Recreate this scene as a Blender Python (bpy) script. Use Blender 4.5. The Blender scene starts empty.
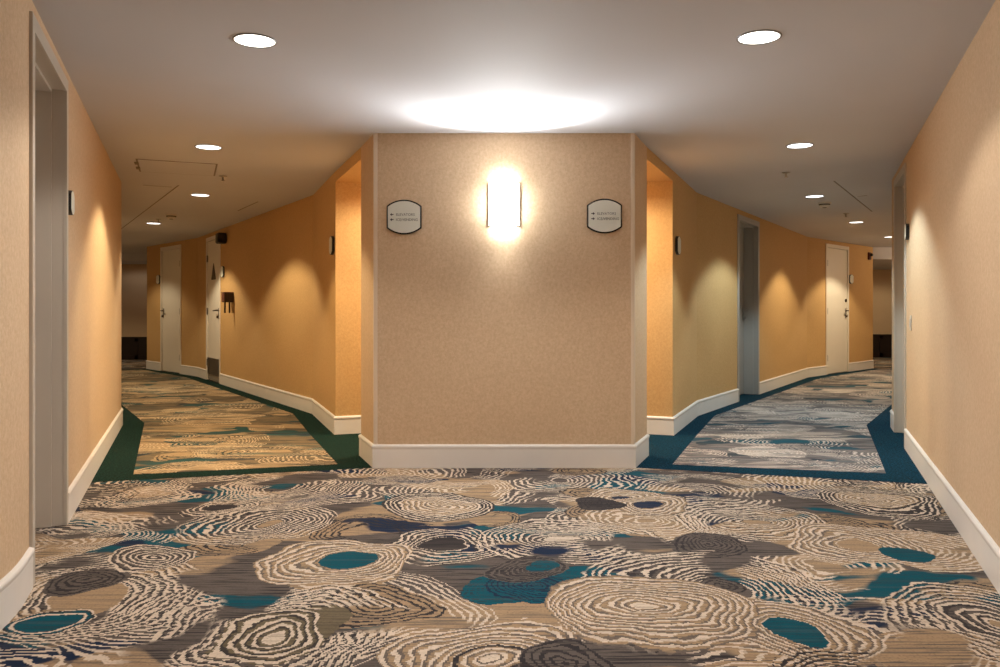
import bpy, bmesh, math, random
from mathutils import Vector, Matrix
random.seed(7)
S = bpy.context.scene
COL = S.collection
H = 2.29          # ceiling height
EYE = 1.0657      # lens height
FPX = 805.0
HOR = 312.0

# ------------------------------------------------------------------ node helper
class NT:
    def __init__(s, mat):
        mat.use_nodes = True
        s.t = mat.node_tree
        s.t.nodes.clear()
        s.out = s.t.nodes.new('ShaderNodeOutputMaterial')
    def n(s, kind, **kw):
        nd = s.t.nodes.new('ShaderNode' + kind)
        for k, v in kw.items(): setattr(nd, k, v)
        return nd
    def set(s, sock, v):
        if isinstance(v, bpy.types.NodeSocket): s.t.links.new(v, sock)
        else: sock.default_value = v
    def m(s, op, a, b=None, c=None, clamp=False):
        nd = s.n('Math', operation=op); nd.use_clamp = clamp
        s.set(nd.inputs[0], a)
        if b is not None: s.set(nd.inputs[1], b)
        if c is not None: s.set(nd.inputs[2], c)
        return nd.outputs[0]
    def v(s, op, a, b=None, sc=None):
        nd = s.n('VectorMath', operation=op)
        s.set(nd.inputs[0], a)
        if b is not None: s.set(nd.inputs[1], b)
        if sc is not None: s.set(nd.inputs['Scale'], sc)
        return nd.outputs['Value'] if op in ('LENGTH', 'DOT_PRODUCT', 'DISTANCE') else nd.outputs['Vector']
    def noise(s, vec, scale, detail=2.0, rough=0.5, color=False, dist=0.0, dim='3D'):
        nd = s.n('TexNoise', noise_dimensions=dim)
        s.set(nd.inputs['Vector'], vec); nd.inputs['Scale'].default_value = scale
        nd.inputs['Detail'].default_value = detail; nd.inputs['Roughness'].default_value = rough
        nd.inputs['Distortion'].default_value = dist
        return nd.outputs['Color'] if color else nd.outputs['Fac']
    def mix(s, f, a, b):
        nd = s.n('Mix', data_type='RGBA')
        s.set(nd.inputs[0], f); s.set(nd.inputs[6], a); s.set(nd.inputs[7], b)
        return nd.outputs[2]
    def comb(s, x, y, z=0.0):
        nd = s.n('CombineXYZ')
        for i, q in enumerate((x, y, z)): s.set(nd.inputs[i], q)
        return nd.outputs[0]
    def sep(s, vec):
        nd = s.n('SeparateXYZ'); s.set(nd.inputs[0], vec); return nd.outputs
    def pos(s):
        return s.n('TexCoord').outputs['Object']
    def bump(s, h, strength, dist=0.002):
        nd = s.n('Bump'); s.set(nd.inputs['Height'], h)
        nd.inputs['Strength'].default_value = strength; nd.inputs['Distance'].default_value = dist
        return nd.outputs[0]
    def bsdf(s, color, rough=0.6, metal=0.0, normal=None, spec=0.5, emit=None, estr=0.0):
        nd = s.n('BsdfPrincipled')
        s.set(nd.inputs['Base Color'], color); s.set(nd.inputs['Roughness'], rough)
        nd.inputs['Metallic'].default_value = metal
        nd.inputs['Specular IOR Level'].default_value = spec
        if normal is not None: s.t.links.new(normal, nd.inputs['Normal'])
        if emit is not None:
            nd.inputs['Emission Color'].default_value = emit
            nd.inputs['Emission Strength'].default_value = estr
        s.t.links.new(nd.outputs[0], s.out.inputs[0])
        return nd

def srgb(r, g, b):
    f = lambda c: (c / 255 / 12.92) if c / 255 <= 0.04045 else ((c / 255 + 0.055) / 1.055) ** 2.4
    return (f(r), f(g), f(b), 1.0)

def plain(name, col, rough=0.5, metal=0.0, spec=0.5, var=0.06, scale=30.0, bump=0.0, emit=None, estr=0.0):
    m = bpy.data.materials.new(name); t = NT(m)
    p = t.pos()
    f = t.noise(p, scale, 3.0)
    lo = tuple(c * (1 - var) for c in col[:3]) + (1.0,)
    hi = tuple(min(1, c * (1 + var)) for c in col[:3]) + (1.0,)
    t.bsdf(t.mix(f, lo, hi), rough, metal, t.bump(f, bump) if bump else None, spec, emit, estr)
    return m

# ------------------------------------------------------------------ materials
def wallpaper(name, base, dk, lt):
    m = bpy.data.materials.new(name); t = NT(m)
    p = t.pos()
    # vertical-ish woven flecks
    pv = t.v('MULTIPLY', p, (1.0, 1.0, 0.85))
    a = t.noise(pv, 62, 4.0, 0.7); b = t.noise(p, 150, 2.0, 0.6); c = t.noise(p, 3.0, 2.0)
    f1 = t.m('SMOOTHSTEP', a, 0.38, 0.62) if False else t.m('MULTIPLY', t.m('SUBTRACT', a, 0.36), 3.4, clamp=True)
    f2 = t.m('MULTIPLY', t.m('SUBTRACT', b, 0.56), 5.0, clamp=True)
    col = t.mix(f1, dk, base)
    col = t.mix(t.m('MULTIPLY', f2, 0.5), col, lt)
    col = t.mix(t.m('MULTIPLY', t.m('SUBTRACT', c, 0.45), 0.8, clamp=True), col, dk)
    hgt = t.m('ADD', t.m('MULTIPLY', a, 0.6), t.m('MULTIPLY', b, 0.4))
    t.bsdf(col, 0.72, normal=t.bump(hgt, 0.12, 0.003), spec=0.3)
    return m

def ceiling_mat():
    m = bpy.data.materials.new('ceiling_paint_white'); t = NT(m)
    p = t.pos()
    a = t.noise(p, 0.9, 3.0); b = t.noise(p, 90, 2.0)
    col = t.mix(a, srgb(196, 195, 200), srgb(208, 207, 212))
    big = t.noise(p, 1.1, 2.0)
    t.bsdf(col, 0.75, normal=t.bump(t.m('ADD', t.m('MULTIPLY', b, 0.05), big), 0.25, 0.02), spec=0.25)
    return m

def wood(name, c1, c2, axis=(1, 12, 12), rough=0.45):
    m = bpy.data.materials.new(name); t = NT(m)
    p = t.v('MULTIPLY', t.pos(), axis)
    a = t.noise(p, 6.0, 4.0, 0.6, dist=0.6)
    t.bsdf(t.mix(a, c1, c2), rough, normal=t.bump(a, 0.15, 0.002))
    return m

# ring motifs of the carpet: centre x, y (m), radius, hole radius, line colour, ground, hole colour
RINGS = []
def ring(px, py, R, hole=0.0, line='cream', fill=None, holecol=None, sp=0.031):
    z = FPX * EYE / (py - HOR)
    RINGS.append(((px - 500) / FPX * z, z, R, hole, line, fill, holecol, sp))
ring(752, 523, .40, .05, 'cream', None, 'beige')
ring(258, 523, .38, .05, 'cream', None, 'beige')
ring(445, 545, .29, .13, 'cream', None, 'char')
ring(564, 541, .40, .05, 'cream', None, 'cream')
ring(340, 561, .33, .14, 'cream', 'beige', 'teal')
ring(500, 590, .15, 0, 'teal', 'teal', None, .026)
ring(545, 590, .19, 0, 'navy', 'teal', None, .02)
ring(588, 578, .11, 0, 'teal', 'teal', None, .02)
ring(530, 572, .16, 0, 'taupe', 'char', None, .022)
ring(545, 570, .07, 0, 'teal', 'teal', None, .022)
ring(862, 543, .30, .10, 'cream', 'beige', 'beige')
ring(221, 507, .22, .08, 'cream', None, 'char')
ring(433, 505, .31, .22, 'cream', 'char', None)
ring(433, 505, .19, 0, 'cream', 'beige', None, .03)
ring(622, 497, .22, .05, 'cream', 'beige', 'navy')
ring(652, 505, .22, .08, 'cream', 'beige', 'navy')
ring(877, 500, .33, .24, 'cream', 'char', None)
ring(877, 500, .20, 0, 'cream', 'beige', None, .03)
ring(910, 555, .13, .13, 'char', 'teal', 'teal')
ring(700, 545, .22, 0, 'char', 'taupe', None, .028)
ring(600, 505, .16, 0, 'char', 'char', None, .028)
ring(714, 590, .52, .12, 'cream', None, 'taupe')
ring(714, 586, .10, 0, 'char', 'taupe', None, .03)
ring(800, 628, .26, .10, 'cream', 'beige', 'teal')
ring(650, 611, .37, .12, 'cream', 'beige', 'beige')
ring(650, 611, .105, .03, 'cream', 'beige', 'cream', .03)
ring(85, 600, .46, .16, 'cream', None, 'beige')
ring(85, 584, .15, 0, 'char', 'taupe', None, .03)
ring(150, 560, .20, 0, 'cream', 'taupe', None)
ring(45, 625, .13, .09, 'cream', 'teal', 'teal')
ring(374, 606, .20, 0, 'char', 'beige', None, .030)
ring(325, 622, .29, .11, 'cream', None, 'olive')
ring(270, 633, .42, .21, 'cream', None, None)
ring(270, 633, .20, .04, 'cream', 'olive', 'cream', .036)
ring(493, 664, .33, .13, 'cream', 'beige', 'char')
ring(493, 664, .11, .03, 'cream', 'beige', 'cream', .04)
ring(560, 655, .13, 0, 'char', 'taupe', None, .028)
ring(985, 623, .36, .19, 'cream', None, 'taupe')
ring(985, 623, .18, .04, 'cream', 'taupe', 'beige', .042)
ring(843, 672, .24, 0, 'char', None, None, .034)

def carpet(name, faded=False, cool_lit=False):
    m = bpy.data.materials.new(name); t = NT(m)
    p = t.pos()
    # woven rows: sample the pattern on a fine grid
    p = t.v('SNAP', p, (0.006, 0.007, 1.0))
    w1 = t.v('SUBTRACT', t.noise(p, 2.0, 1.0, color=True), (0.5, 0.5, 0.5))
    w3 = t.v('SUBTRACT', t.noise(p, 28.0, 1.0, color=True), (0.5, 0.5, 0.5))
    w2 = t.v('SUBTRACT', t.noise(p, 9.0, 1.0, color=True), (0.5, 0.5, 0.5))
    q = t.v('ADD', p, t.v('SCALE', w1, sc=0.36))
    q = t.v('ADD', q, t.v('SCALE', w2, sc=0.05))
    q = t.v('ADD', q, t.v('SCALE', w3, sc=0.018))
    q = t.v('MULTIPLY', q, (1, 1, 0))
    C = dict(cream=srgb(208, 190, 172), beige=srgb(162, 136, 108), taupe=srgb(96, 87, 82), char=srgb(50, 46, 48),
             teal=srgb(10, 76, 90), navy=srgb(26, 40, 64), olive=srgb(110, 98, 78))
    if faded:
        C = dict(cream=srgb(210, 184, 150), beige=srgb(184, 156, 120), taupe=srgb(134, 115, 90), char=srgb(62, 60, 58),
                 teal=srgb(40, 82, 84), navy=srgb(48, 58, 66), olive=srgb(102, 94, 78))
    if cool_lit:  # palette shifted to carry the right corridor's cool light
        C.update(cream=srgb(206, 192, 182), beige=srgb(170, 158, 150), taupe=srgb(124, 116, 114), char=srgb(66, 64, 70), teal=srgb(24, 76, 92), olive=srgb(104, 100, 100))
    xyz = t.sep(p)
    # strie: long horizontal yarn streaks
    st = t.noise(t.comb(t.m('MULTIPLY', xyz[0], 3.0), t.m('MULTIPLY', xyz[1], 90.0)), 1.0, 2.0, 0.6)
    stf = t.m('MULTIPLY', t.m('SUBTRACT', st, 0.50), 9.0, clamp=True)
    st2 = t.noise(t.comb(t.m('MULTIPLY', xyz[0], 1.1), t.m('MULTIPLY', xyz[1], 30.0), 4.0), 1.0, 2.0, 0.6)
    st2f = t.m('MULTIPLY', t.m('SUBTRACT', st2, 0.52), 10.0, clamp=True)
    big = t.noise(t.v('MULTIPLY', q, (0.75, 1.5, 1)), 1.3, 2.0)
    big2 = t.noise(t.v('ADD', t.v('MULTIPLY', q, (0.8, 1.5, 1)), (17.0, 3.0, 0)), 1.5, 2.0)
    big3 = t.noise(t.v('ADD', t.v('MULTIPLY', q, (0.8, 1.4, 1)), (-9.0, 31.0, 0)), 1.9, 2.0)
    edge = lambda v, th, k=60.0: t.m('MULTIPLY', t.m('SUBTRACT', v, th), k, clamp=True)
    g = t.mix(t.m('MULTIPLY', stf, 0.75), C['beige'], C['taupe'])
    gt = t.mix(stf, C['taupe'], C['char'])
    g = t.mix(edge(big, 0.445), g, gt)
    g = t.mix(edge(big2, 0.575), g, t.mix(t.m('MULTIPLY', stf, 0.4), C['teal'], C['char']))
    g = t.mix(edge(big3, 0.62), g, C['navy'])
    cols = dict(C)
    line_break = t.noise(p, 26.0, 1.0)
    lth = t.m('MULTIPLY_ADD', line_break, 0.75, 0.0)
    sect = t.m('MULTIPLY', t.m('SUBTRACT', t.noise(t.v('ADD', q, (5.0, 2.0, 0)), 2.6, 1.0), 0.40), 25.0, clamp=True)
    # scattered ring motifs
    def vor(off, sc, thr, radb, line, spacing, ground_mix):
        nonlocal g
        nd = t.n('TexVoronoi', voronoi_dimensions='2D', feature='F1')
        t.set(nd.inputs['Vector'], t.v('ADD', q, off)); nd.inputs['Scale'].default_value = sc
        nd.inputs['Randomness'].default_value = 0.85
        d = nd.outputs['Distance']; r = t.sep(nd.outputs['Color'])
        rad = t.m('MULTIPLY_ADD', r[1], 0.35, radb)
        inside = t.m('MULTIPLY', t.m('LESS_THAN', d, rad), t.m('LESS_THAN', r[0], thr))
        notcore = t.m('GREATER_THAN', d, t.m('MULTIPLY', r[2], 0.22))
        ph = t.m('FRACT', t.m('ADD', t.m('DIVIDE', d, sc * spacing), r[2]))
        ln = t.m('MULTIPLY', t.m('MULTIPLY', t.m('LESS_THAN', ph, lth), sect), t.m('MULTIPLY', inside, notcore))
        if ground_mix:
            g = t.mix(t.m('MULTIPLY', inside, t.m('LESS_THAN', r[2], 0.5)), g, ground_mix)
        g = t.mix(ln, g, line)
    vor((3.3, 1.7, 0), 1.15, 0.75, 0.45, C['cream'], 0.033, None)
    vor((11.3, 7.1, 0), 1.7, 0.40, 0.22, C['char'], 0.030, t.mix(stf, C['beige'], C['taupe']))
    vor((-5.3, 21.7, 0), 1.45, 0.50, 0.26, C['cream'], 0.031, t.mix(stf, C['beige'], C['taupe']))
    if not faded:
        for cx, cy, R, hole, line, fill, hcol, sp in RINGS:
            d = t.v('LENGTH', t.v('SUBTRACT', q, (cx, cy, 0)))
            inside = t.m('LESS_THAN', d, R)
            if fill:
                fc = C[fill]
                fc = t.mix(t.m('MULTIPLY', stf, 0.75), fc, C['char'] if fill in ('taupe', 'teal', 'olive') else C['taupe'])
                g = t.mix(inside, g, fc)
            ln = t.m('MULTIPLY', inside, t.m('LESS_THAN', t.m('FRACT', t.m('DIVIDE', d, sp)), lth))
            if not fill: ln = t.m('MULTIPLY', ln, sect)
            if line == 'cream':
                ph = t.m('FRACT', t.m('DIVIDE', d, sp)); l2 = t.m('MULTIPLY', inside, t.m('GREATER_THAN', ph, t.m('SUBTRACT', 1.06, t.m('MULTIPLY', lth, 0.85))))
                if not fill: l2 = t.m('MULTIPLY', l2, sect)
                g = t.mix(t.m('MULTIPLY', l2, 0.85), g, C['taupe'] if fill == 'beige' else C['char'])
            g = t.mix(ln, g, C[line])
            if hole and hcol:
                hc = C[hcol]
                hc = t.mix(t.m('MULTIPLY', stf, 0.35), hc, C['char'] if hcol in ('taupe', 'teal', 'olive') else C['taupe'])
                g = t.mix(t.m('LESS_THAN', d, hole), g, hc)
    # yarn fleck + streak modulation
    g = t.mix(t.m('MULTIPLY', st2f, 0.50 if faded else 0.18), g, C['olive'] if faded else C['taupe'])
    if faded:
        st3 = t.noise(t.comb(t.m('MULTIPLY', xyz[0], 0.9), t.m('MULTIPLY', xyz[1], 7.0), 9.0), 1.0, 3.0, 0.6)
        g = t.mix(t.m('MULTIPLY', t.m('MULTIPLY', t.m('SUBTRACT', st3, 0.54), 7.0, clamp=True), 0.6), g, C['teal'])
        st4 = t.noise(t.comb(t.m('MULTIPLY', xyz[0], 1.3), t.m('MULTIPLY', xyz[1], 9.0), 21.0), 1.0, 3.0, 0.65)
        g = t.mix(t.m('MULTIPLY', t.m('MULTIPLY', t.m('SUBTRACT', st4, 0.52), 8.0, clamp=True), 0.7), g, C['char'])
    fl = t.noise(p, 150.0, 1.0)
    g = t.mix(t.m('MULTIPLY', t.m('SUBTRACT', fl, 0.5), 1.2, clamp=True), g, C['char'])
    t.bsdf(g, 0.95, normal=t.bump(t.noise(t.pos(), 260.0, 2.0), 0.5, 0.004), spec=0.08)
    return m

def border_mat(name, lo, hi):
    m = bpy.data.materials.new(name); t = NT(m)
    p = t.pos()
    a = t.noise(p, 75.0, 3.0, 0.75)
    f = t.m('MULTIPLY', t.m('SUBTRACT', a, 0.38), 4.0, clamp=True)
    t.bsdf(t.mix(f, lo, hi), 0.95, normal=t.bump(a, 0.6, 0.004), spec=0.08)
    return m

M_WALL = wallpaper('wallpaper_tan_mottled', srgb(217, 189, 157), srgb(202, 172, 138), srgb(228, 203, 172))
M_WALL_WARM = wallpaper('wallpaper_mottled_warm_lit', srgb(211, 172, 118), srgb(197, 156, 102), srgb(223, 187, 136))  # same tan paper, warm corridor light and grade put into the colour
M_CEIL = ceiling_mat()
M_CARPET = carpet('carpet_swirl_pattern')
M_RUNNER = carpet('carpet_corridor_pattern', True)
M_RUNNER_COOL = carpet('carpet_corridor_pattern_cool_lit', True, True)  # same runner, cool light of the right corridor put into its colours
M_BORDER_WARM = border_mat('carpet_border_warm_lit', srgb(8, 20, 18), srgb(30, 62, 54))  # one border carpet: left copy greened to carry the warm light
M_BORDER_COOL = border_mat('carpet_border_cool_lit', srgb(4, 20, 30), srgb(12, 66, 88))  # right copy of that border, blued to carry the cool light
M_TRIM = plain('baseboard_paint_off_white', srgb(234, 228, 222), 0.45, var=0.03, scale=8)
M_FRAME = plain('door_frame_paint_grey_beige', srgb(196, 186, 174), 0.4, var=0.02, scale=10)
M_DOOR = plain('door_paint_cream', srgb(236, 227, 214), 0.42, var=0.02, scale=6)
M_METAL = plain('brushed_steel', (0.42, 0.40, 0.37, 1), 0.32, 1.0, var=0.1, scale=80)
M_KICK = plain('kick_plate_steel', (0.30, 0.27, 0.24, 1), 0.4, 1.0, var=0.15, scale=60)
M_BRONZE = plain('handle_dark_bronze', (0.10, 0.07, 0.05, 1), 0.35, 0.9)
M_BLACK = plain('black_plastic', (0.012, 0.011, 0.011, 1), 0.45)
M_SIGNBACK = plain('sign_back_charcoal_metal', (0.02, 0.022, 0.028, 1), 0.25, 0.6)
M_SIGNFACE = plain('sign_face_pale_grey_green', srgb(228, 230, 220), 0.5, var=0.02)
M_INK = plain('sign_ink_grey', srgb(92, 90, 86), 0.6)
M_ARROW = plain('sign_arrow_dark', srgb(70, 66, 70), 0.6)
M_TRIANGLE = plain('restroom_triangle_dark', srgb(72, 58, 50), 0.5)
M_RED = plain('strobe_dark_red', srgb(70, 18, 14), 0.35)
M_WOOD = wood('wainscot_dark_wood', (0.010, 0.004, 0.003, 1), (0.022, 0.008, 0.006, 1), (1, 1, 9))
M_BOXWOOD = wood('wall_box_red_brown_wood', srgb(96, 56, 42), srgb(160, 108, 86), (9, 9, 1))
M_BOXSIDE = wood('wall_box_dark_wood', srgb(50, 34, 20), srgb(70, 48, 28), (9, 9, 1))
M_RIM = plain('downlight_rim_grey', (0.22, 0.21, 0.21, 1), 0.45, 0.3)
M_SEAM = plain('ceiling_seam_shadow_gap', srgb(138, 128, 120), 0.9)
M_GRILLE = plain('detector_grille_grey', srgb(70, 64, 60), 0.6)
M_PLATE = plain('kick_plate_satin', srgb(150, 140, 128), 0.4)
M_GUARD = plain('corner_guard_vinyl', srgb(224, 204, 180), 0.3, var=0.02)
M_WHITEPLASTIC = plain('white_plastic', srgb(214, 206, 196), 0.4, var=0.02)
def emissive(name, col, s):
    m = bpy.data.materials.new(name); t = NT(m)
    e = t.n('Emission'); 
    f = t.noise(t.pos(), 6.0, 1.0)
    t.set(e.inputs[0], t.mix(f, col, tuple(min(1, c * 1.03) for c in col[:3]) + (1,)))
    e.inputs[1].default_value = s
    t.t.links.new(e.outputs[0], t.out.inputs[0]); return m
M_LENS_W = emissive('downlight_lens_warm', (1.0, 0.93, 0.84, 1), 3.0)
M_LENS_C = emissive('downlight_lens_cool', (0.97, 0.98, 1.0, 1), 3.0)

# ------------------------------------------------------------------ mesh helpers
def link(name, bm, mat, parent=None, loc=None, rot=0.0, smooth=False):
    me = bpy.data.meshes.new(name)
    bmesh.ops.recalc_face_normals(bm, faces=bm.faces)
    bm.to_mesh(me); bm.free()
    me.materials.append(mat)
    if smooth:
        for p in me.polygons: p.use_smooth = True
    o = bpy.data.objects.new(name, me); COL.objects.link(o)
    if parent: o.parent = parent
    if loc is not None: o.location = loc
    o.rotation_euler = (0, 0, rot)
    return o
def struct(name, bm, mat, parent=None, **kw):
    o = link(name, bm, mat, parent, **kw)
    if parent is None: o['kind'] = 'structure'
    return o
def empty(name, loc=(0, 0, 0), rot=0.0):
    o = bpy.data.objects.new(name, None); COL.objects.link(o)
    o.location = loc; o.rotation_euler = (0, 0, rot); o.empty_display_size = 0.1
    return o
def tag(o, label, cat, group=None):
    o['label'] = label; o['category'] = cat
    if group: o['group'] = group
    return o
def box(bm, x0, x1, y0, y1, z0, z1, bev=0.0):
    vs = [bm.verts.new((x, y, z)) for z in (z0, z1) for x, y in ((x0, y0), (x1, y0), (x1, y1), (x0, y1))]
    fs = [(0, 3, 2, 1), (4, 5, 6, 7), (0, 1, 5, 4), (1, 2, 6, 5), (2, 3, 7, 6), (3, 0, 4, 7)]
    faces = [bm.faces.new([vs[i] for i in f]) for f in fs]
    if bev > 0:
        es = set(e for f in faces for e in f.edges)
        bmesh.ops.bevel(bm, geom=list(es), offset=bev, segments=2, affect='EDGES', clamp_overlap=True)
    return bm
def prism(bm, poly, z0, z1):
    n = len(poly)
    lo = [bm.verts.new((x, y, z0)) for x, y in poly]; hi = [bm.verts.new((x, y, z1)) for x, y in poly]
    bm.faces.new(lo[::-1]); bm.faces.new(hi)
    for i in range(n): bm.faces.new((lo[i], lo[(i + 1) % n], hi[(i + 1) % n], hi[i]))
    return bm
def prism_y(bm, prof, y0, y1):
    """outline in x,z extruded along y"""
    n = len(prof)
    lo = [bm.verts.new((x, y0, z)) for x, z in prof]; hi = [bm.verts.new((x, y1, z)) for x, z in prof]
    bm.faces.new(lo); bm.faces.new(hi[::-1])
    for i in range(n): bm.faces.new((lo[i], hi[i], hi[(i + 1) % n], lo[(i + 1) % n]))
    return bm
def lathe(bm, prof, seg=40, axis='Z', origin=(0, 0, 0)):
    """prof: list of (radius, height)"""
    rows = []
    for r, h in prof:
        row = []
        if r < 1e-6:
            row = [None]; v = (0, 0, h); pts = [v]
        else:
            pts = [(r * math.cos(2 * math.pi * i / seg), r * math.sin(2 * math.pi * i / seg), h) for i in range(seg)]
        row = []
        for a, b, c in pts:
            if axis == 'Y': a, b, c = a, -c, b
            if axis == 'X': a, b, c = c, a, b
            row.append(bm.verts.new((a + origin[0], b + origin[1], c + origin[2])))
        rows.append(row)
    for A, B in zip(rows, rows[1:]):
        for i in range(seg):
            j = (i + 1) % seg
            a = [A[i % len(A)], A[j % len(A)], B[j % len(B)], B[i % len(B)]]
            u = []
            for v in a:
                if v not in u: u.append(v)
            if len(u) >= 3: bm.faces.new(u)
    return bm
def tube(bm, pts, r, seg=10):
    pts = [Vector(p) for p in pts]; rings = []
    for i, p in enumerate(pts):
        d = (pts[min(i + 1, len(pts) - 1)] - pts[max(i - 1, 0)]).normalized()
        up = Vector((0, 0, 1)) if abs(d.z) < 0.9 else Vector((1, 0, 0))
        a = d.cross(up).normalized(); b = d.cross(a).normalized()
        rings.append([bm.verts.new(p + r * (math.cos(2 * math.pi * k / seg) * a + math.sin(2 * math.pi * k / seg) * b)) for k in range(seg)])
    for A, B in zip(rings, rings[1:]):
        for k in range(seg): bm.faces.new((A[k], A[(k + 1) % seg], B[(k + 1) % seg], B[k]))
    bm.faces.new(rings[0][::-1]); bm.faces.new(rings[-1])
    return bm
def offset_path(pts, d, closed=False):
    """offset to the right of travel by d with mitred corners"""
    P = [Vector(p) for p in pts]; n = len(P); out = []
    for i in range(n):
        ns = []
        for a, b in ((i - 1, i), (i, i + 1)):
            if closed or (0 <= a and b < n):
                t = (P[b % n] - P[a % n]).normalized(); ns.append(Vector((t.y, -t.x)))
        if len(ns) == 1: out.append(P[i] + ns[0] * d)
        else:
            s = ns[0] + ns[1]; out.append(P[i] + s * (d * 2 / max(0.2, s.length_squared)))
    return [(v.x, v.y) for v in out]
def wall(name, pts, thick, zs, mat=None):
    """wall body to the right of travel; zs: one list of (z0,z1) spans per edge"""
    off = offset_path(pts, thick); bm = bmesh.new()
    for i in range(len(pts) - 1):
        for z0, z1 in zs[i]:
            prism(bm, [pts[i], pts[i + 1], off[i + 1], off[i]], z0, z1)
    return struct(name, bm, mat or M_WALL)
BASE = [(0, 0), (0.013, 0), (0.013, 0.128), (0.016, 0.135), (0.018, 0.143), (0.017, 0.150), (0.012, 0.156), (0.005, 0.159), (0, 0.160)]
def baseboard(name, paths):
    """each path runs with the room on its left"""
    bm = bmesh.new()
    for path in paths:
        rows = []
        offs = [offset_path(path, -o) for o, h in BASE]
        for i in range(len(path)):
            rows.append([bm.verts.new((offs[k][i][0], offs[k][i][1], BASE[k][1])) for k in range(len(BASE))])
        for A, B in zip(rows, rows[1:]):
            for k in range(len(BASE)):
                l = (k + 1) % len(BASE)
                bm.faces.new((A[k], B[k], B[l], A[l]))
        bm.faces.new(rows[0]); bm.faces.new(rows[-1][::-1])
    return struct(name, bm, M_TRIM)

# ------------------------------------------------------------------ plan (x right, y away from the lens)
xl = lambda y: -1.818 - 0.391 * (y - 3.11)        # left outer wall line
xr = lambda y: 1.926 + 0.392 * (y - 3.11)         # right outer wall line
def bend(cx, cy, d0, d1, r=0.16, n=4):
    a = Vector((cx, cy)) - Vector(d0) * r; b = Vector((cx, cy)) + Vector(d1) * r; c = Vector((cx, cy)); out = []
    for i in range(n + 1):
        u = i / n; v = a * (1 - u) ** 2 + c * 2 * u * (1 - u) + b * u * u; out.append((v.x, v.y))
    return out
FULL = [(0, H)]; DH = 2.215; DOORZ = [(DH, H)]
# left outer wall, travelling away from the lens with the room on its right -> reverse for room-left helpers
nearL = bend(xl(2.83), 2.83, (-0.186, 0.983), (-0.364, 0.931))
nearR = bend(xr(2.62), 2.62, (0.186, 0.983), (0.365, 0.931))
c_l = (nearL[0][0] + 0.186 / 0.983 * (nearL[0][1] - 0.9), 0.9)
c_r = (nearR[0][0] - 0.186 / 0.983 * (nearR[0][1] - 0.9), 0.9)
D1a, D1b = (xl(3.11), 3.11), (xl(4.05), 4.05)
EL = (xl(7.59), 7.59)
LEFT = [(c_l[0], -2.6), c_l] + nearL + [D1a, D1b, EL, (-6.32, 12.09), (-8.6, 14.63), (-11, 17.0), (-11, 18.1)]
D2a, D2b = (xr(6.27), 6.27), (xr(7.14), 7.14)
ER = (xr(7.46), 7.46)
RIGHT = [(c_r[0], -2.6), c_r] + nearR + [D2a, D2b, ER, (6.545, 12.12), (9.2, 14.9), (12.2, 18.0), (12.2, 19.1)]
def spans(path, a):
    k = path.index(a); return [DOORZ if i == k else FULL for i in range(len(path) - 1)]
# room is on the right of LEFT's travel, so thicken to the left (negative)
wall('wall_left', LEFT, -0.35, spans(LEFT, D1a))
wall('wall_right', RIGHT, 0.35, spans(RIGHT, D2a))
bmw = bmesh.new(); prism(bmw, [(LEFT[0][0] - .35, -2.6), (RIGHT[0][0] + .35, -2.6), (RIGHT[0][0] + .35, -2.75), (LEFT[0][0] - .35, -2.75)], 0, H)
struct('wall_back', bmw, M_WALL)
# centre block
Bl, Br, Rj, Lj, BA = (-0.861, 5.51), (0.918, 5.51), (1.089, 5.97), (-1.030, 5.97), (0.03, 6.376)
bmw = bmesh.new(); prism(bmw, [Bl, Br, Rj, BA, Lj], 0, H); struct('wall_center', bmw, M_WALL)
# core walls behind the passage
AP = (0.03, 7.53)
Lo, Lb = (-1.43, 7.0), (-1.955, 8.42)
lx = lambda y: -1.955 - 0.624 * (y - 8.42)
D5a, D5b, Lc = (lx(11.91), 11.91), (lx(12.70), 12.70), (-5.0, 13.30)
l3 = lambda y: -5.0 - 0.904 * (y - 13.3)
D6a, D6b, Le = (l3(13.826), 13.826), (l3(14.54), 14.54), (l3(15.09), 15.09)
CL = [AP, Lo, Lb, D5a, D5b, Lc, D6a, D6b, Le, (Le[0] - 0.05, 18.1)]
zsl = [FULL] * (len(CL) - 1); zsl[CL.index(D5a)] = DOORZ; zsl[CL.index(D6a)] = DOORZ
wall('wall_core_left', CL, 0.30, zsl, M_WALL_WARM)
Ro, Rb = (1.490, 6.95), (2.017, 8.25)
rx = lambda y: 2.017 + 0.615 * (y - 8.25)
D3a, D3b, Rc = (rx(9.55), 9.55), (rx(10.40), 10.40), (5.0, 13.10)
r3 = lambda y: 5.0 + 0.967 * (y - 13.1)
D4a, D4b, Re = (r3(13.636), 13.636), (r3(14.35), 14.35), (r3(15.22), 15.22)
CR = [AP, Ro, Rb, D3a, D3b, Rc, D4a, D4b, Re, (Re[0] + 0.05, 19.1)]
zsr = [FULL] * (len(CR) - 1); zsr[CR.index(D3a)] = DOORZ; zsr[CR.index(D4a)] = DOORZ
wall('wall_core_right', CR, -0.30, zsr, M_WALL_WARM)
# passage ceiling / lintel
bmw = bmesh.new(); prism(bmw, [Lj, BA, Rj, Ro, AP, Lo], 2.20, H - 0.001)
struct('ceiling_passage', bmw, M_WALL_WARM)
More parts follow.
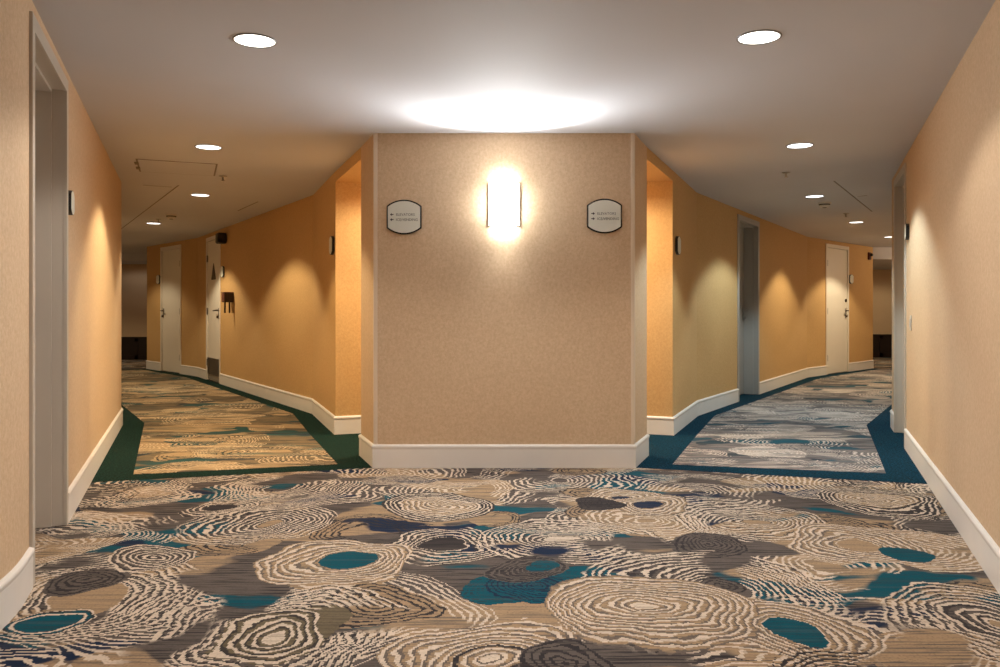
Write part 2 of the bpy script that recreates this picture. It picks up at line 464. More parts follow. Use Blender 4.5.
# far ends
bmw = bmesh.new(); prism(bmw, [(-11.4, 18.0), (-6.0, 18.0), (-6.0, 18.2), (-11.4, 18.2)], 0, H); struct('wall_far_left', bmw, M_WALL)
bmw = bmesh.new(); prism(bmw, [(6.5, 19.0), (12.6, 19.0), (12.6, 19.2), (6.5, 19.2)], 0, H); struct('wall_far_right', bmw, M_WALL)
bmw = bmesh.new(); prism(bmw, [(-11, 16.76), (Le[0] - .03, 16.76), (Le[0] - .03, 18.0), (-11, 18.0)], H - 0.156, H); struct('ceiling_soffit_left', bmw, M_CEIL)
bmw = bmesh.new(); prism(bmw, [(Re[0] + .001, 15.24), (10.5, 15.24), (12.2, 19.0), (Re[0] + .05, 19.0)], H - 0.225, H); struct('ceiling_soffit_right', bmw, M_CEIL)
def wainscot(name, x0, x1, y, h):
    bm = bmesh.new(); box(bm, x0, x1, y - 0.03, y, 0, h - 0.03); box(bm, x0, x1, y - 0.05, y, h - 0.03, h, 0.006)
    k = max(1, int((x1 - x0) / 0.6))
    for i in range(k + 1):
        xx = x0 + (x1 - x0) * i / k; box(bm, max(x0, xx - .04), min(x1, xx + .04), y - 0.042, y - 0.03, 0, h - .03)
    box(bm, x0, x1, y - 0.042, y - 0.03, 0, 0.10); box(bm, x0, x1, y - 0.042, y - 0.03, h - .10, h - .03)
    return struct(name, bm, M_WOOD)
wainscot('trim_1', -10.9, Le[0] - .1, 18.0, 0.51)
wainscot('trim_2', Re[0] + .06, 12.1, 19.0, 0.54)
# ceiling & floor slabs
OUT = [(-2.2, -2.75), (2.2, -2.75), (2.2, 1.0), (4.2, 7.0), (13, 17.5), (13, 19.3), (6.0, 19.3), (4.0, 14.5), (-4.0, 14.5), (-5.8, 18.4), (-11.8, 18.4), (-11.8, 16.8), (-4.2, 7.0), (-2.2, 1.0)]
bmw = bmesh.new(); prism(bmw, OUT, H, H + 0.12); struct('ceiling', bmw, M_CEIL)
bmw = bmesh.new(); prism(bmw, OUT, -0.12, 0); struct('floor', bmw, M_CARPET)
# carpet border and runner in each corridor (inlaid)
yl = 5.03; yrr = 4.98
def cat(*a):
    out = []
    for q in a: out += q
    return out
far_l = (-8.05, 14.02); far_r = (8.33, 13.99)
bmw = bmesh.new(); prism(bmw, [Bl, (xl(yl), yl), EL, (-6.32, 12.09), far_l, Le, Lc, Lb, Lo, AP, BA, Lj], -0.05, 0.0015); struct('floor_border_left', bmw, M_BORDER_WARM)
bmw = bmesh.new(); prism(bmw, [Br, Rj, BA, AP, Ro, Rb, D3a, (D3a[0] - .15, D3a[1] + .09), (D3b[0] - .15, D3b[1] + .09), D3b, Rc, Re, far_r, (6.545, 12.12), ER, D2b, (D2b[0] + .33, D2b[1] - .12), (D2a[0] + .33, D2a[1] - .12), D2a, (xr(yrr), yrr)], -0.05, 0.0015); struct('floor_border_right', bmw, M_BORDER_COOL)
def inset(pts, d): return offset_path(pts, d, closed=True)
fl = [(-1.136, 5.63), (-2.40, 5.27), (-3.41, 7.72), (-6.13, 12.16), (-7.75, 13.95), (-6.62, 14.88), (-5.10, 13.09), (-2.165, 8.42), (-1.68, 7.07)]
bmw = bmesh.new(); prism(bmw, fl, -0.04, 0.003); struct('floor_runner_left', bmw, M_RUNNER)
fr = [(1.204, 5.62), (1.70, 6.95), (2.20, 8.25), (5.13, 12.92), (7.06, 15.0), (8.1, 14.0), (6.36, 12.22), (3.45, 7.58), (2.545, 5.31)]
bmw = bmesh.new(); prism(bmw, fr, -0.04, 0.003); struct('floor_runner_right', bmw, M_RUNNER_COOL)

# baseboards (room on the left of travel)
def pt(a, b, d):
    v = Vector(b) - Vector(a); v = v.normalized() * d; return (a[0] + v.x, a[1] + v.y)
def seg(path, a, b): return path[path.index(a):path.index(b) + 1]
baseboard('baseboard_left', [(LEFT[:LEFT.index(D1a) + 1])[::-1], LEFT[LEFT.index(D1b):][::-1]])
baseboard('baseboard_right', [RIGHT[:RIGHT.index(D2a) + 1], RIGHT[RIGHT.index(D2b):LEFT.index(EL) + 1] + RIGHT[RIGHT.index(ER) + 1:-1]])
baseboard('baseboard_center', [[BA, Lj, Bl, Br, Rj, BA][::-1]])
baseboard('baseboard_core_left', [seg(CL, AP, D5a), seg(CL, D5b, D6a), seg(CL, D6b, Le) + [CL[-1]]])
baseboard('baseboard_core_right', [seg(CR, AP, D3a)[::-1], seg(CR, D3b, D4a)[::-1], (seg(CR, D4b, Re) + [CR[-1]])[::-1]])
# clear vinyl corner guards on the block
def guard(name, P, u, v):
    bm = bmesh.new(); u = Vector(u).normalized(); v = Vector(v).normalized(); P = Vector(P); w, t = 0.022, 0.0035
    n1 = Vector((u.y, -u.x)); n1 = n1 if n1.dot(v) < 0 else -n1
    n2 = Vector((v.y, -v.x)); n2 = n2 if n2.dot(u) < 0 else -n2
    mit = (n1 + n2) * (t * 2 / (n1 + n2).length_squared)
    a = P + u * w; b = P + v * w
    poly = [a, a + n1 * t * .5, a + n1 * t - u * .002, P + mit, b + n2 * t - v * .002, b + n2 * t * .5, b, P]
    prism(bm, [(q.x, q.y) for q in poly], 0.158, H - 0.002)
    return struct(name, bm, M_GUARD)
guard('trim_3', Bl, (1, 0), (Lj[0] - Bl[0], Lj[1] - Bl[1]))
guard('trim_4', Br, (-1, 0), (Rj[0] - Br[0], Rj[1] - Br[1]))

# ------------------------------------------------------------------ doors
def facing(n): return math.atan2(n[0], -n[1])      # turns local -y towards n
def door(idx, A, B, room, depth, leaf_h=2.165, handle=None, hinges=None, leaf_mat=None, louvre=False, lever='steel', deadbolt=False, stops=True, frame_mat=None):
    """A,B: outer edges of the frame on the wall line; room: a point on the room side"""
    A, B = Vector(A), Vector(B); mid = (A + B) / 2; t = (B - A).normalized(); n = Vector((t.y, -t.x))
    if n.dot(Vector(room) - mid) < 0: n = -n
    root = empty('door_%d' % idx, (mid.x, mid.y, 0), facing((n.x, n.y))); root['kind'] = 'structure'
    W = (B - A).length / 2; c = 0.05; p = 0.012; top = DH + 0.02 if False else DH
    bm = bmesh.new()
    z1 = DH + 0.012
    prof = [(-W - .006, 0.004), (-W - .006, z1), (W + .006, z1), (W + .006, 0.004), (W - c, 0.004), (W - c, leaf_h), (-W + c, leaf_h), (-W + c, 0.004)]
    def ushape(prof, y0, y1):
        prism_y(bm, prof, y0, y1)
    ushape(prof, -p, 0.002)                                   # casing on the wall face
    prof2 = [(-W + .001, 0.004), (-W + .001, DH - .001), (W - .001, DH - .001), (W - .001, 0.004), (W - c + .004, 0.004), (W - c + .004, leaf_h + .004), (-W + c - .004, leaf_h + .004), (-W + c - .004, 0.004)]
    ushape(prof2, 0.002, depth + 0.05)                          # lining through the wall
    ws = W - c - .012
    ys = depth - 0.018 if depth < .1 else 0.055
    if stops:
        prof3 = [(-W + c - .006, 0.004), (-W + c - .006, leaf_h + .006), (W - c + .006, leaf_h + .006), (W - c + .006, 0.004), (ws, 0.004), (ws, leaf_h - .012), (-ws, leaf_h - .012), (-ws, 0.004)]
        ushape(prof3, ys, depth + 0.0 if depth >= .1 else depth + .02)
    fr = link('frame', bm, frame_mat or M_FRAME, root)
    bm = bmesh.new(); box(bm, -W + c + .001, W - c - .001, depth, depth + 0.044, 0.012, leaf_h - .003, 0.002)
    leaf = link('leaf', bm, leaf_mat or M_DOOR, root)
    lm = M_METAL if lever == 'steel' else M_BRONZE
    if handle:
        hx = handle * (W - c - 0.07)
        bm = bmesh.new(); lathe(bm, [(0.0, 0.012), (0.026, 0.012), (0.028, 0.006), (0.028, 0.0)], 24, 'Y', (hx, depth, 1.09))
        box(bm, hx - .022, hx + .022, depth - .008, depth, 0.955, 1.13, .004)
        link('escutcheon', bm, M_METAL, root)
        bm = bmesh.new()
        tube(bm, [(hx, depth, 1.09), (hx, depth - .05, 1.09), (hx - handle * .01, depth - .058, 1.09), (hx - handle * .12, depth - .058, 1.086)], .010)
        link('lever_handle', bm, lm, root)
        bm = bmesh.new(); lathe(bm, [(0, .03), (.017, .028), (.02, .008), (.02, 0)], 20, 'Y', (hx, depth - .008, .99)); link('lock_cylinder', bm, lm, root)
        if deadbolt:
            bm = bmesh.new(); lathe(bm, [(0, .022), (.028, .02), (.03, .004), (.03, 0)], 24, 'Y', (hx, depth, 1.27)); link('deadbolt', bm, M_BRONZE, root)
    if hinges:
        for hz in (0.28, 1.08, 1.90):
            bm = bmesh.new(); xx = hinges * (W - c - .002)
            lathe(bm, [(0, hz - .052), (.009, hz - .052), (.009, hz + .052), (0, hz + .052)], 14, 'Z', (xx, depth - .010, 0))
            box(bm, xx - .032, xx + .032, depth - .004, depth + .001, hz - .05, hz + .05)
            link('hinge', bm, M_KICK, root)
    if louvre:
        z0, z1, xx = 0.10, 0.36, W - c - .03
        bm = bmesh.new()
        box(bm, -xx, xx, depth - .012, depth, z0, z0 + .02); box(bm, -xx, xx, depth - .012, depth, z1 - .02, z1)
        box(bm, -xx, -xx + .02, depth - .012, depth, z0, z1); box(bm, xx - .02, xx, depth - .012, depth, z0, z1)
        k = 13
        for i in range(k):
            zz = z0 + .03 + (z1 - z0 - .06) * i / (k - 1)
            prism_y(bm, [(-xx + .02, zz - .009), (xx - .02, zz - .009), (xx - .02, zz - .004), (-xx + .02, zz - .004)], depth - .011, depth - .001)
        box(bm, -xx + .02, xx - .02, depth - .002, depth, z0 + .02, z1 - .02)
        link('louvre_grille', bm, M_KICK, root)
        bm = bmesh.new(); box(bm, -W + c + .02, W - c - .02, depth - .003, depth, 0.02, 0.092); link('kick_plate', bm, M_PLATE, root)
    return root, Vector((mid.x, mid.y)), t, n, W
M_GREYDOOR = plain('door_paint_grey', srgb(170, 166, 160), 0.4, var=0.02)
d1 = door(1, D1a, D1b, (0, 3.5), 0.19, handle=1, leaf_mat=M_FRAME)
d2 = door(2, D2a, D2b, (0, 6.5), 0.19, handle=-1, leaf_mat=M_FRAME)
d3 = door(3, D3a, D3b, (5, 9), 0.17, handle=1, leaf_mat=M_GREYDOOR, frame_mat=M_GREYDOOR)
d4 = door(4, D4a, D4b, (7.5, 13), 0.004, handle=1, hinges=-1, deadbolt=True, stops=False, lever='bronze', frame_mat=M_DOOR)
d5 = door(5, D5a, D5b, (-6, 11), 0.004, handle=1, hinges=-1, louvre=True, stops=False, lever='bronze', frame_mat=M_DOOR)
d6 = door(6, D6a, D6b, (-7, 13), 0.004, handle=-1, hinges=1, stops=False, lever='bronze', frame_mat=M_DOOR)

# ------------------------------------------------------------------ signs, plaques
def capsule(w, h, side, n=18):
    """flat sides of height `side`, circular-arc top and bottom"""
    sag = (h - side) / 2; R = (w * w / 4 + sag * sag) / (2 * sag); a = math.asin(min(1, w / 2 / R)); out = []
    for i in range(n + 1):
        th = -a + 2 * a * i / n; out.append((R * math.sin(th), h / 2 - R + R * math.cos(th)))
    for i in range(n + 1):
        th = a - 2 * a * i / n; out.append((R * math.sin(th), -(h / 2 - R + R * math.cos(th))))
    return out
def plate(prof, y0, y1, bev=0.0):
    bm = bmesh.new(); prism_y(bm, prof, y0, y1)
    if bev: bmesh.ops.bevel(bm, geom=[e for e in bm.edges if all(abs(v.co.y - y0) < 1e-6 for v in e.verts)], offset=bev, segments=2, affect='EDGES')
    return bm
def text_mesh(body, size, x, z, y, align='LEFT'):
    cu = bpy.data.curves.new('lettering', 'FONT'); cu.body = body; cu.size = size; cu.extrude = 0.0006; cu.align_x = align; cu.resolution_u = 3
    o = bpy.data.objects.new('lettering', cu); COL.objects.link(o)
    dg = bpy.context.evaluated_depsgraph_get(); me = bpy.data.meshes.new_from_object(o.evaluated_get(dg))
    bpy.data.objects.remove(o); bm = bmesh.new(); bm.from_mesh(me); bpy.data.meshes.remove(me)
    bmesh.ops.transform(bm, matrix=Matrix.Translation((x, y, z)) @ Matrix.Rotation(math.pi / 2, 4, 'X'), verts=bm.verts)
    return bm
def merge(bms):
    out = bmesh.new()
    for b in bms:
        me = bpy.data.meshes.new('tmp'); b.to_mesh(me); b.free(); out.from_mesh(me); bpy.data.meshes.remove(me)
    return out
def sign(px, py, right, label):
    y = 5.51; x = (px - 500) / FPX * (y - .015); z = EYE + (HOR - py) / FPX * (y - .015)
    r = empty('direction_sign', (x, y, z)); tag(r, label, 'sign')
    link('backplate', plate(capsule(.238, .236, .150), -.014, -.0005, .002), M_SIGNBACK, r)
    link('face', plate(capsule(.220, .218, .140), -.0175, -.014, .001), M_SIGNFACE, r)
    s = 1 if right else -1; yy = -.0180
    dx = .0 if not right else .004
    bms = [text_mesh('ELEVATORS', .0245, -.055 + dx, .008, yy), text_mesh('ICE/VENDING', .0245, -.055 + dx, -.027, yy)]
    link('lettering', merge(bms), M_INK, r)
    for zz in (.0165, -.0185):
        bm = bmesh.new(); ax = -.083 + dx; L = .012
        pr = [(ax + s * L, zz), (ax, zz + .0105), (ax, zz + .0032), (ax - s * L, zz + .0032), (ax - s * L, zz - .0032), (ax, zz - .0032), (ax, zz - .0105)]
        prism_y(bm, pr, yy - .0006, yy + .0006); link('arrow', bm, M_ARROW, r)
    return r
sign(404.0, 217.0, False, 'white direction sign with left arrows, left of the glowing wall lamp')
sign(604.6, 216.0, True, 'white direction sign with right arrows, right of the glowing wall lamp')

def on_line(px, P, t):
    """point on plan line P + s*t seen in picture column px"""
    k = (px - 500) / FPX
    s = (k * P[1] - P[0]) / (t[0] - k * t[1]); return (P[0] + s * t[0], P[1] + s * t[1])
def plaque(px, P, Q, room, label, h=.165, w=.165, z=1.655, group='room plaques beside the doors'):
    t = (Vector(Q) - Vector(P)).normalized(); c = on_line(px, P, t); n = Vector((t.y, -t.x))
    if n.dot(Vector(room) - Vector(c)) < 0: n = -n
    r = empty('room_plaque', (c[0], c[1], z), facing((n.x, n.y))); tag(r, label, 'sign', group)
    link('backplate', plate(capsule(w, h, h * .62), -.024, -.0005, .002), M_BLACK, r)
    link('face', plate(capsule(w * .95, h * .95, h * .585), -.0252, -.024, .0004), M_SIGNFACE, r)
    return r
plaque(67.6, D1b, EL, (0, 5), 'small dark-edged plaque beside the nearest doorway on left wall', .125, .125, 1.625)
plaque(908.6, D2a, (xr(4), 4), (0, 5), 'small dark-edged plaque beside the doorway on right wall', .125, .125, 1.675)
plaque(676.6, Ro, Rb, (3, 7), 'dark-edged plaque just past the lit opening right of the sign wall')
plaque(333.2, Lo, Lb, (-3, 7), 'dark-edged plaque just past the lit opening left of the sign wall')
plaque(223.4, Lb, D5a, (-5, 10), 'dark-edged plaque above the brown wall box by the louvred door')
plaque(159.0, D6b, Le, (-7, 13), 'dark-edged plaque beside the far cream door in left corridor')
plaque(850.5, D4b, Re, (7.5, 13), 'dark-edged plaque beside the cream door in right corridor')

# restroom triangle on the louvred door
root5, mid5, t5, n5, W5 = d5
bm = bmesh.new(); s = .30
tri = [(-s / 2, -s * .433), (s / 2, -s * .433), (0, s * .433)]
prism_y(bm, tri, -.006, -.0005)
bmesh.ops.bevel(bm, geom=[e for e in bm.edges if abs(e.verts[0].co.y - e.verts[1].co.y) > 1e-4], offset=.015, segments=3, affect='EDGES')
cc = mid5 - n5 * .004 + t5 * 0.0
o = link('restroom_sign', bm, M_TRIANGLE, None, (cc.x, cc.y, 1.69), facing((n5.x, n5.y)))
tag(o, 'dark triangular restroom sign on the louvred cream door', 'sign')

# black box high on the wall above the louvred door's edge
tL = (Vector(D5a) - Vector(Lb)).normalized(); nL = Vector((-tL.y, tL.x)); nL = nL if nL.dot(Vector((-5, 10)) - Vector(D5a)) > 0 else -nL
rotL = facing((nL.x, nL.y))
c = on_line(226.3, Lb, tL)
r = empty('wall_speaker', (c[0], c[1], 2.125), rotL); tag(r, 'small black box speaker high on the wall beside the louvred door', 'speaker')
bm = bmesh.new(); box(bm, -.08, .08, -.13, -.012, -.075, .075, .008); link('cabinet', bm, M_BLACK, r)
bm = bmesh.new(); box(bm, -.045, .045, -.013, -.0005, -.045, .045, .003); link('bracket', bm, M_BLACK, r)
bm = bmesh.new(); box(bm, -.07, .07, -.136, -.129, -.065, .065, .003)
for i in range(9): box(bm, -.065, .065, -.138, -.135, -.052 + i * .0128 - .002, -.052 + i * .0128 + .002)
link('grille', bm, M_BLACK, r)

# brown box with two hanging bars
c = on_line(232.3, Lb, tL)
r = empty('wall_box', (c[0], c[1], 1.265), rotL); tag(r, 'red-brown wooden box with two hanging bars on the wall by the louvred door', 'box')
bm = bmesh.new(); box(bm, -.085, .085, -.125, -.0005, -.062, .066, .006); link('body', bm, M_BOXSIDE, r)
bm = bmesh.new(); box(bm, -.079, .079, -.131, -.124, -.056, .060, .003)
for i in range(1, 4): box(bm, -.079 + i * .0395 - .003, -.079 + i * .0395 + .003, -.134, -.130, -.056, .060)
box(bm, -.079, .079, -.134, -.130, -.002, .004)
link('lattice_front', bm, M_BOXWOOD, r)
bm = bmesh.new(); box(bm, -.092, .092, -.136, -.0005, .066, .078, .004); link('lid', bm, M_BOXWOOD, r)
for yy in (-.118, -.055):
    bm = bmesh.new(); box(bm, .062, .084, yy - .011, yy + .011, -.215, -.061, .004); link('hanging_bar', bm, M_BOXSIDE, r)

# dark red strobe near the far right corner
tR = (Vector(Re) - Vector(D4b)).normalized(); nR = Vector((tR.y, -tR.x)); nR = nR if nR.dot(Vector((8, 13)) - Vector(Re)) > 0 else -nR
c = on_line(868.6, D4b, tR)
r = empty('fire_alarm_strobe', (c[0], c[1], 2.11), facing((nR.x, nR.y))); tag(r, 'dark red fire alarm strobe high on wall past the cream door', 'alarm')
bm = bmesh.new(); box(bm, -.055, .055, -.035, 0, -.07, .07, .008); link('body', bm, M_RED, r)
bm = bmesh.new(); box(bm, -.03, .03, -.075, -.034, -.005, .05, .010); link('strobe_lens', bm, M_BLACK, r)
bm = bmesh.new()
for i in range(5): box(bm, -.04, .04, -.038, -.034, -.058 + i * .01, -.053 + i * .01)
link('horn_grille', bm, M_BLACK, r)

# light switch on right wall
tW = (Vector(D2a) - Vector((xr(4), 4))).normalized(); nW = Vector((-tW.y, tW.x)); c = on_line(911.3, D2a, tW)
r = empty('light_switch', (c[0], c[1], 0.985), facing((nW.x, nW.y))); tag(r, 'small white switch plate on right wall beside the doorway', 'switch')
bm = bmesh.new(); box(bm, -.036, .036, -.007, -.0003, -.057, .057, .003); link('plate', bm, M_WHITEPLASTIC, r)
bm = bmesh.new(); box(bm, -.016, .016, -.012, -.006, -.033, .033, .002); link('rocker', bm, M_WHITEPLASTIC, r)

# ------------------------------------------------------------------ wall sconce
SX, SY, SZ = 0.028, 5.51, 1.797
sc = empty('wall_sconce', (SX, SY, SZ)); tag(sc, 'glowing white half-round wall sconce on the central wall', 'wall lamp')
sw, sh, sd = .105, .145, .095
def arc(w, d, n=20):
    return [(w * math.cos(math.pi * i / n), -d * math.sin(math.pi * i / n)) for i in range(n + 1)]
m = bpy.data.materials.new('sconce_frosted_glass'); t = NT(m)
e = t.n('Emission'); t.set(e.inputs[0], t.mix(t.noise(t.pos(), 4.0, 1.0), (.95, .99, .97, 1), (.97, 1, .985, 1))); e.inputs[1].default_value = 34.0
t.t.links.new(e.outputs[0], t.out.inputs[0]); M_GLASS = m
bm = bmesh.new(); a1 = arc(sw - .006, sd - .012); a2 = arc(sw - .011, sd - .017); n = len(a1)
lo = [[bm.verts.new((x, y - .012, z)) for x, y in a] for a in (a1, a2) for z in (-sh + .004, sh - .004)]
for i in range(n - 1):
    bm.faces.new((lo[0][i], lo[0][i + 1], lo[1][i + 1], lo[1][i])); bm.faces.new((lo[2][i], lo[3][i], lo[3][i + 1], lo[2][i + 1]))
    bm.faces.new((lo[0][i], lo[2][i], lo[2][i + 1], lo[0][i + 1])); bm.faces.new((lo[1][i], lo[1][i + 1], lo[3][i + 1], lo[3][i]))
for k in (0, n - 1): bm.faces.new((lo[0][k], lo[1][k], lo[3][k], lo[2][k]))
link('diffuser', bm, M_GLASS, sc, smooth=False)
bm = bmesh.new(); box(bm, -sw, sw, -.012, -.0005, -sh, sh, .002); link('backplate', bm, M_WHITEPLASTIC, sc)
for s in (-1, 1):
    bm = bmesh.new(); box(bm, s * sw - .003, s * sw + .003, -.018, -.004, -sh - .002, sh + .002, .002); link('side_bar', bm, M_WHITEPLASTIC, sc)
for zz in (-sh, sh):
    bm = bmesh.new(); tube(bm, [(x, y - .012, zz) for x, y in arc(sw - .004, sd - .010)], .003, 6); link('hoop', bm, M_METAL, sc)
for s in (-1, 1):
    bm = bmesh.new(); lathe(bm, [(0, -.09), (.013, -.085), (.013, .07), (.006, .088), (0, .09)], 14, 'Z', (s * .035, -.05, 0)); b = link('lamp_tube', bm, M_GLASS, sc)
def lamp(name, kind, loc, energy, color, parent=None, **kw):
    l = bpy.data.lights.new(name, kind); l.energy = energy; l.color = color
    for k, v in kw.items(): setattr(l, k, v)
    o = bpy.data.objects.new(name, l); COL.objects.link(o); o.location = loc
    return o
SCW = (.97, 1.0, .985)
o = lamp('sconce_light_up', 'SPOT', (SX, SY - .080, SZ + .10), 470, SCW, shadow_soft_size=.03, spot_size=math.radians(118), spot_blend=.9)
o.rotation_euler = (math.pi + math.radians(53), 0, 0)
o = lamp('sconce_light_down', 'SPOT', (SX, SY - .080, SZ - .10), 30, SCW, shadow_soft_size=.03, spot_size=math.radians(130), spot_blend=.8)
o.rotation_euler = (math.radians(-40), 0, 0)
# glow through the frosted glass
o = lamp('sconce_light_glass', 'AREA', (SX, SY - .112, SZ), 18, SCW, shape='RECTANGLE', size=.18, size_y=.26)
o.rotation_euler = (-math.pi / 2, 0, 0)

# ------------------------------------------------------------------ ceiling downlights
WARM = (1.0, .84, .56); AMBER = (1.0, .80, .48); SOFT = (1.0, .95, .875); COOL = (.74, .94, 1.0)
def ceil_pt(px, py, z=H):
    y = FPX * (z - EYE) / (HOR - py); return ((px - 500) / FPX * y, y)
proto = None
def downlight(x, y, col, watt, label, cool=False, R=.0975):
    global proto
    r = empty('ceiling_downlight', (x, y, H)); tag(r, label, 'ceiling light', 'recessed ceiling downlights')
    bm = bmesh.new(); lathe(bm, [(R - .009, -.0005), (R - .008, -.004), (R - .004, -.005), (R, -.002), (R, -.0002), (R - .009, -.0005)], 48); link('trim_ring', bm, M_RIM, r, smooth=True)
    bm = bmesh.new(); lathe(bm, [(0, -.0045), (R * .5, -.004), (R - .0085, -.0015), (R - .0085, -.0003), (0, -.0003)], 48); link('lens', bm, M_LENS_C if cool else M_LENS_W, r, smooth=True)
    lamp('downlight_or_fill_beam', 'SPOT', (x, y, H - .012), watt, col, spot_size=math.radians(134 if col == SOFT else 120), spot_blend=.28, shadow_soft_size=.05)
    return r
P_ = [
    (254.9, 40.5, SOFT, 48, 'large round ceiling downlight nearest the camera, left of the wall lamp', 0),
    (759.0, 37.2, SOFT, 48, 'large round ceiling downlight nearest the camera, right of the wall lamp', 0),
    (208.5, 147, AMBER, 130, 'ceiling downlight just in front of the hatch in left corridor', 0),
    (799.7, 145.5, COOL, 125, 'first ceiling downlight in right corridor, in front of the sprinkler', 1),
    (200.3, 195, WARM, 126, 'ceiling downlight just beyond the hatch in left corridor', 0),
    (814.5, 196.3, COOL, 125, 'ceiling downlight beside the smoke detector in right corridor', 1),
    (153.7, 223.3, WARM, 126, 'farthest ceiling downlight in left corridor, past the smoke detector', 0),
    (856.3, 222.2, WARM, 140, 'ceiling downlight past the smoke detector in right corridor', 0),
    (890, 236.9, WARM, 126, 'farthest ceiling downlight in right corridor, half hidden by the door frame', 0),
]
for px, py, col, w, lab, cool in P_:
    x, y = ceil_pt(px, py); downlight(x, y, col, w, lab, cool)
# downlights out of the picture: behind the lens, in the passage, round the left bend; also unseen fill lights added
def hidden_light(x, y, col, w, h=H):
    lamp('downlight_or_fill_beam', 'SPOT', (x, y, h - .012), w, col, spot_size=math.radians(172 if h < H - .05 else 128), spot_blend=.3, shadow_soft_size=.08)
for x, y in ((-.75, 1.0), (.75, 1.0), (0, -1.2)): hidden_light(x, y, SOFT, 26)
lamp('downlight_or_fill_beam', 'SPOT', (.02, 2.75, H - .012), 85, SOFT, spot_size=math.radians(158), spot_blend=.6, shadow_soft_size=.08)  # unseen fill spot added to brighten the centre block
hidden_light(-.36, 6.80, (1, .84, .58), 130, 2.20); hidden_light(.42, 6.80, (1, .84, .58), 130, 2.20)
hidden_light(-6.9, 13.6, WARM, 60); hidden_light(-8.6, 15.6, WARM, 60); hidden_light(-8.0, 17.3, SOFT, 5, H - .156); hidden_light(8.6, 17.2, WARM, 60, H - .225); lamp('soffit_fill_light', 'POINT', (8.3, 14.4, 1.95), 16, (1, .80, .55), shadow_soft_size=.1)  # after the first, unseen fill lights added to brighten the far ends and soffit

# ------------------------------------------------------------------ ceiling fittings
def sprinkler(px, py, label, z=H):
    x, y = ceil_pt(px, py); r = empty('fire_sprinkler', (x, y, H)); tag(r, label, 'sprinkler')
    bm = bmesh.new(); lathe(bm, [(0, -.0002), (.036, -.0004), (.036, -.004), (.02, -.010), (0, -.010)], 28); link('escutcheon', bm, M_METAL, r, smooth=False)
    bm = bmesh.new(); lathe(bm, [(0, -.009), (.008, -.010), (.008, -.040), (0, -.041)], 14); link('stem', bm, M_METAL, r)
    bm = bmesh.new(); lathe(bm, [(0, -.040), (.018, -.040), (.018, -.043), (0, -.044)], 20); link('deflector', bm, M_METAL, r)
sprinkler(223, 176, 'fire sprinkler beside the hatch in left corridor ceiling')
sprinkler(786, 172.5, 'fire sprinkler between the two nearest downlights of right corridor')
sprinkler(158.5, 219, 'fire sprinkler just in front of the farthest left corridor downlight')
sprinkler(846, 213.5, 'fire sprinkler past the smoke detector in right corridor')
def detector(px, py, label):
    x, y = ceil_pt(px, py); r = empty('smoke_detector', (x, y, H)); tag(r, label, 'smoke detector')
    bm = bmesh.new(); lathe(bm, [(0, -.0002), (.072, -.0004), (.072, -.012), (.066, -.016), (0, -.016)], 32); link('base', bm, M_WHITEPLASTIC, r)
    bm = bmesh.new(); lathe(bm, [(0, -.015), (.060, -.015), (.057, -.040), (.040, -.054), (0, -.056)], 32); link('cover', bm, M_WHITEPLASTIC, r)
    bm = bmesh.new(); lathe(bm, [(.0585, -.018), (.060, -.020), (.0585, -.032), (.056, -.032)], 32); lathe(bm, [(0, -.0558), (.024, -.0565), (.022, -.060), (0, -.061)], 24); link('sensor_grille', bm, M_GRILLE, r)
detector(171.3, 214.5, 'round smoke detector on left corridor ceiling')
detector(824.5, 202.5, 'round smoke detector on right corridor ceiling')
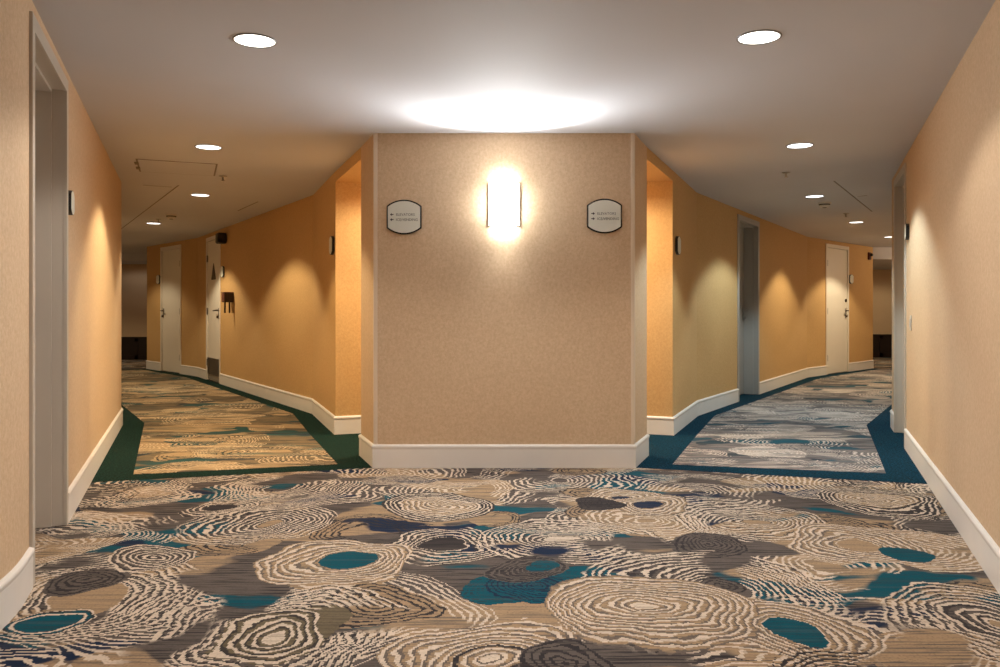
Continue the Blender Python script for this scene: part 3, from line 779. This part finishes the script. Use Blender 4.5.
# access hatch
ca = [ceil_pt(134, 157.8), ceil_pt(218.5, 164), ceil_pt(217, 175.7), ceil_pt(138, 172)]
cx = sum(p[0] for p in ca) / 4; cy = sum(p[1] for p in ca) / 4
r = empty('access_hatch', (cx, cy, H), math.radians(21.5)); tag(r, 'square painted access hatch in left corridor ceiling', 'hatch')
bm = bmesh.new(); hw = .31
for x0, x1, y0, y1 in ((-hw, hw, -hw, -hw + .014), (-hw, hw, hw - .014, hw), (-hw, -hw + .014, -hw, hw), (hw - .014, hw, -hw, hw)): box(bm, x0, x1, y0, y1, -.003, -.0002)
link('frame', bm, M_SEAM, r)
bm = bmesh.new(); box(bm, -hw + .014, hw - .014, -hw + .014, hw - .014, -.0045, -.0002, .001); link('panel', bm, M_CEIL, r)
for yy in (-.12, .12):
    bm = bmesh.new(); box(bm, -hw - .018, -hw + .016, yy - .05, yy + .05, -.008, -.0002, .002); link('hinge', bm, M_SEAM, r)
# plaster joints
def seam(name, a, b, w=.013):
    A, B = Vector(ceil_pt(*a)), Vector(ceil_pt(*b)); t = (B - A).normalized(); n = Vector((t.y, -t.x)) * w / 2
    bm = bmesh.new(); prism(bm, [tuple(A + n), tuple(B + n), tuple(B - n), tuple(A - n)], H - .002, H + .001); struct(name, bm, M_SEAM)
seam('trim_5', (178.5, 185.3), (121, 229)); seam('trim_6', (258, 201.7), (238, 210.6)); seam('trim_7', (834, 181), (872, 211.5)); seam('trim_8', (858, 196.6), (867, 195.2), .012)
seam('trim_9', (143, 185.0), (172, 187.0), .012)

# ------------------------------------------------------------------ world, camera, colour
w = bpy.data.worlds.new('World'); S.world = w; w.use_nodes = True
w.node_tree.nodes['Background'].inputs[0].default_value = (.02, .018, .016, 1); w.node_tree.nodes['Background'].inputs[1].default_value = 1
cam = bpy.data.cameras.new('Camera'); co = bpy.data.objects.new('Camera', cam); COL.objects.link(co)
co.location = (0, 0, EYE); co.rotation_euler = (math.pi / 2, 0, 0)
cam.sensor_width = 36; cam.lens = FPX / 1000 * 36; cam.shift_y = -(333.5 - HOR) / 1000; cam.clip_start = .05
S.camera = co
S.view_settings.view_transform = 'Standard'; S.view_settings.look = 'None'; S.view_settings.gamma = 1; S.view_settings.use_curve_mapping = False
S.view_settings.exposure = 0.18
S.cycles.max_bounces = 10; S.cycles.diffuse_bounces = 4
S.cycles.use_denoising = True
S.cycles.sample_clamp_indirect = 6
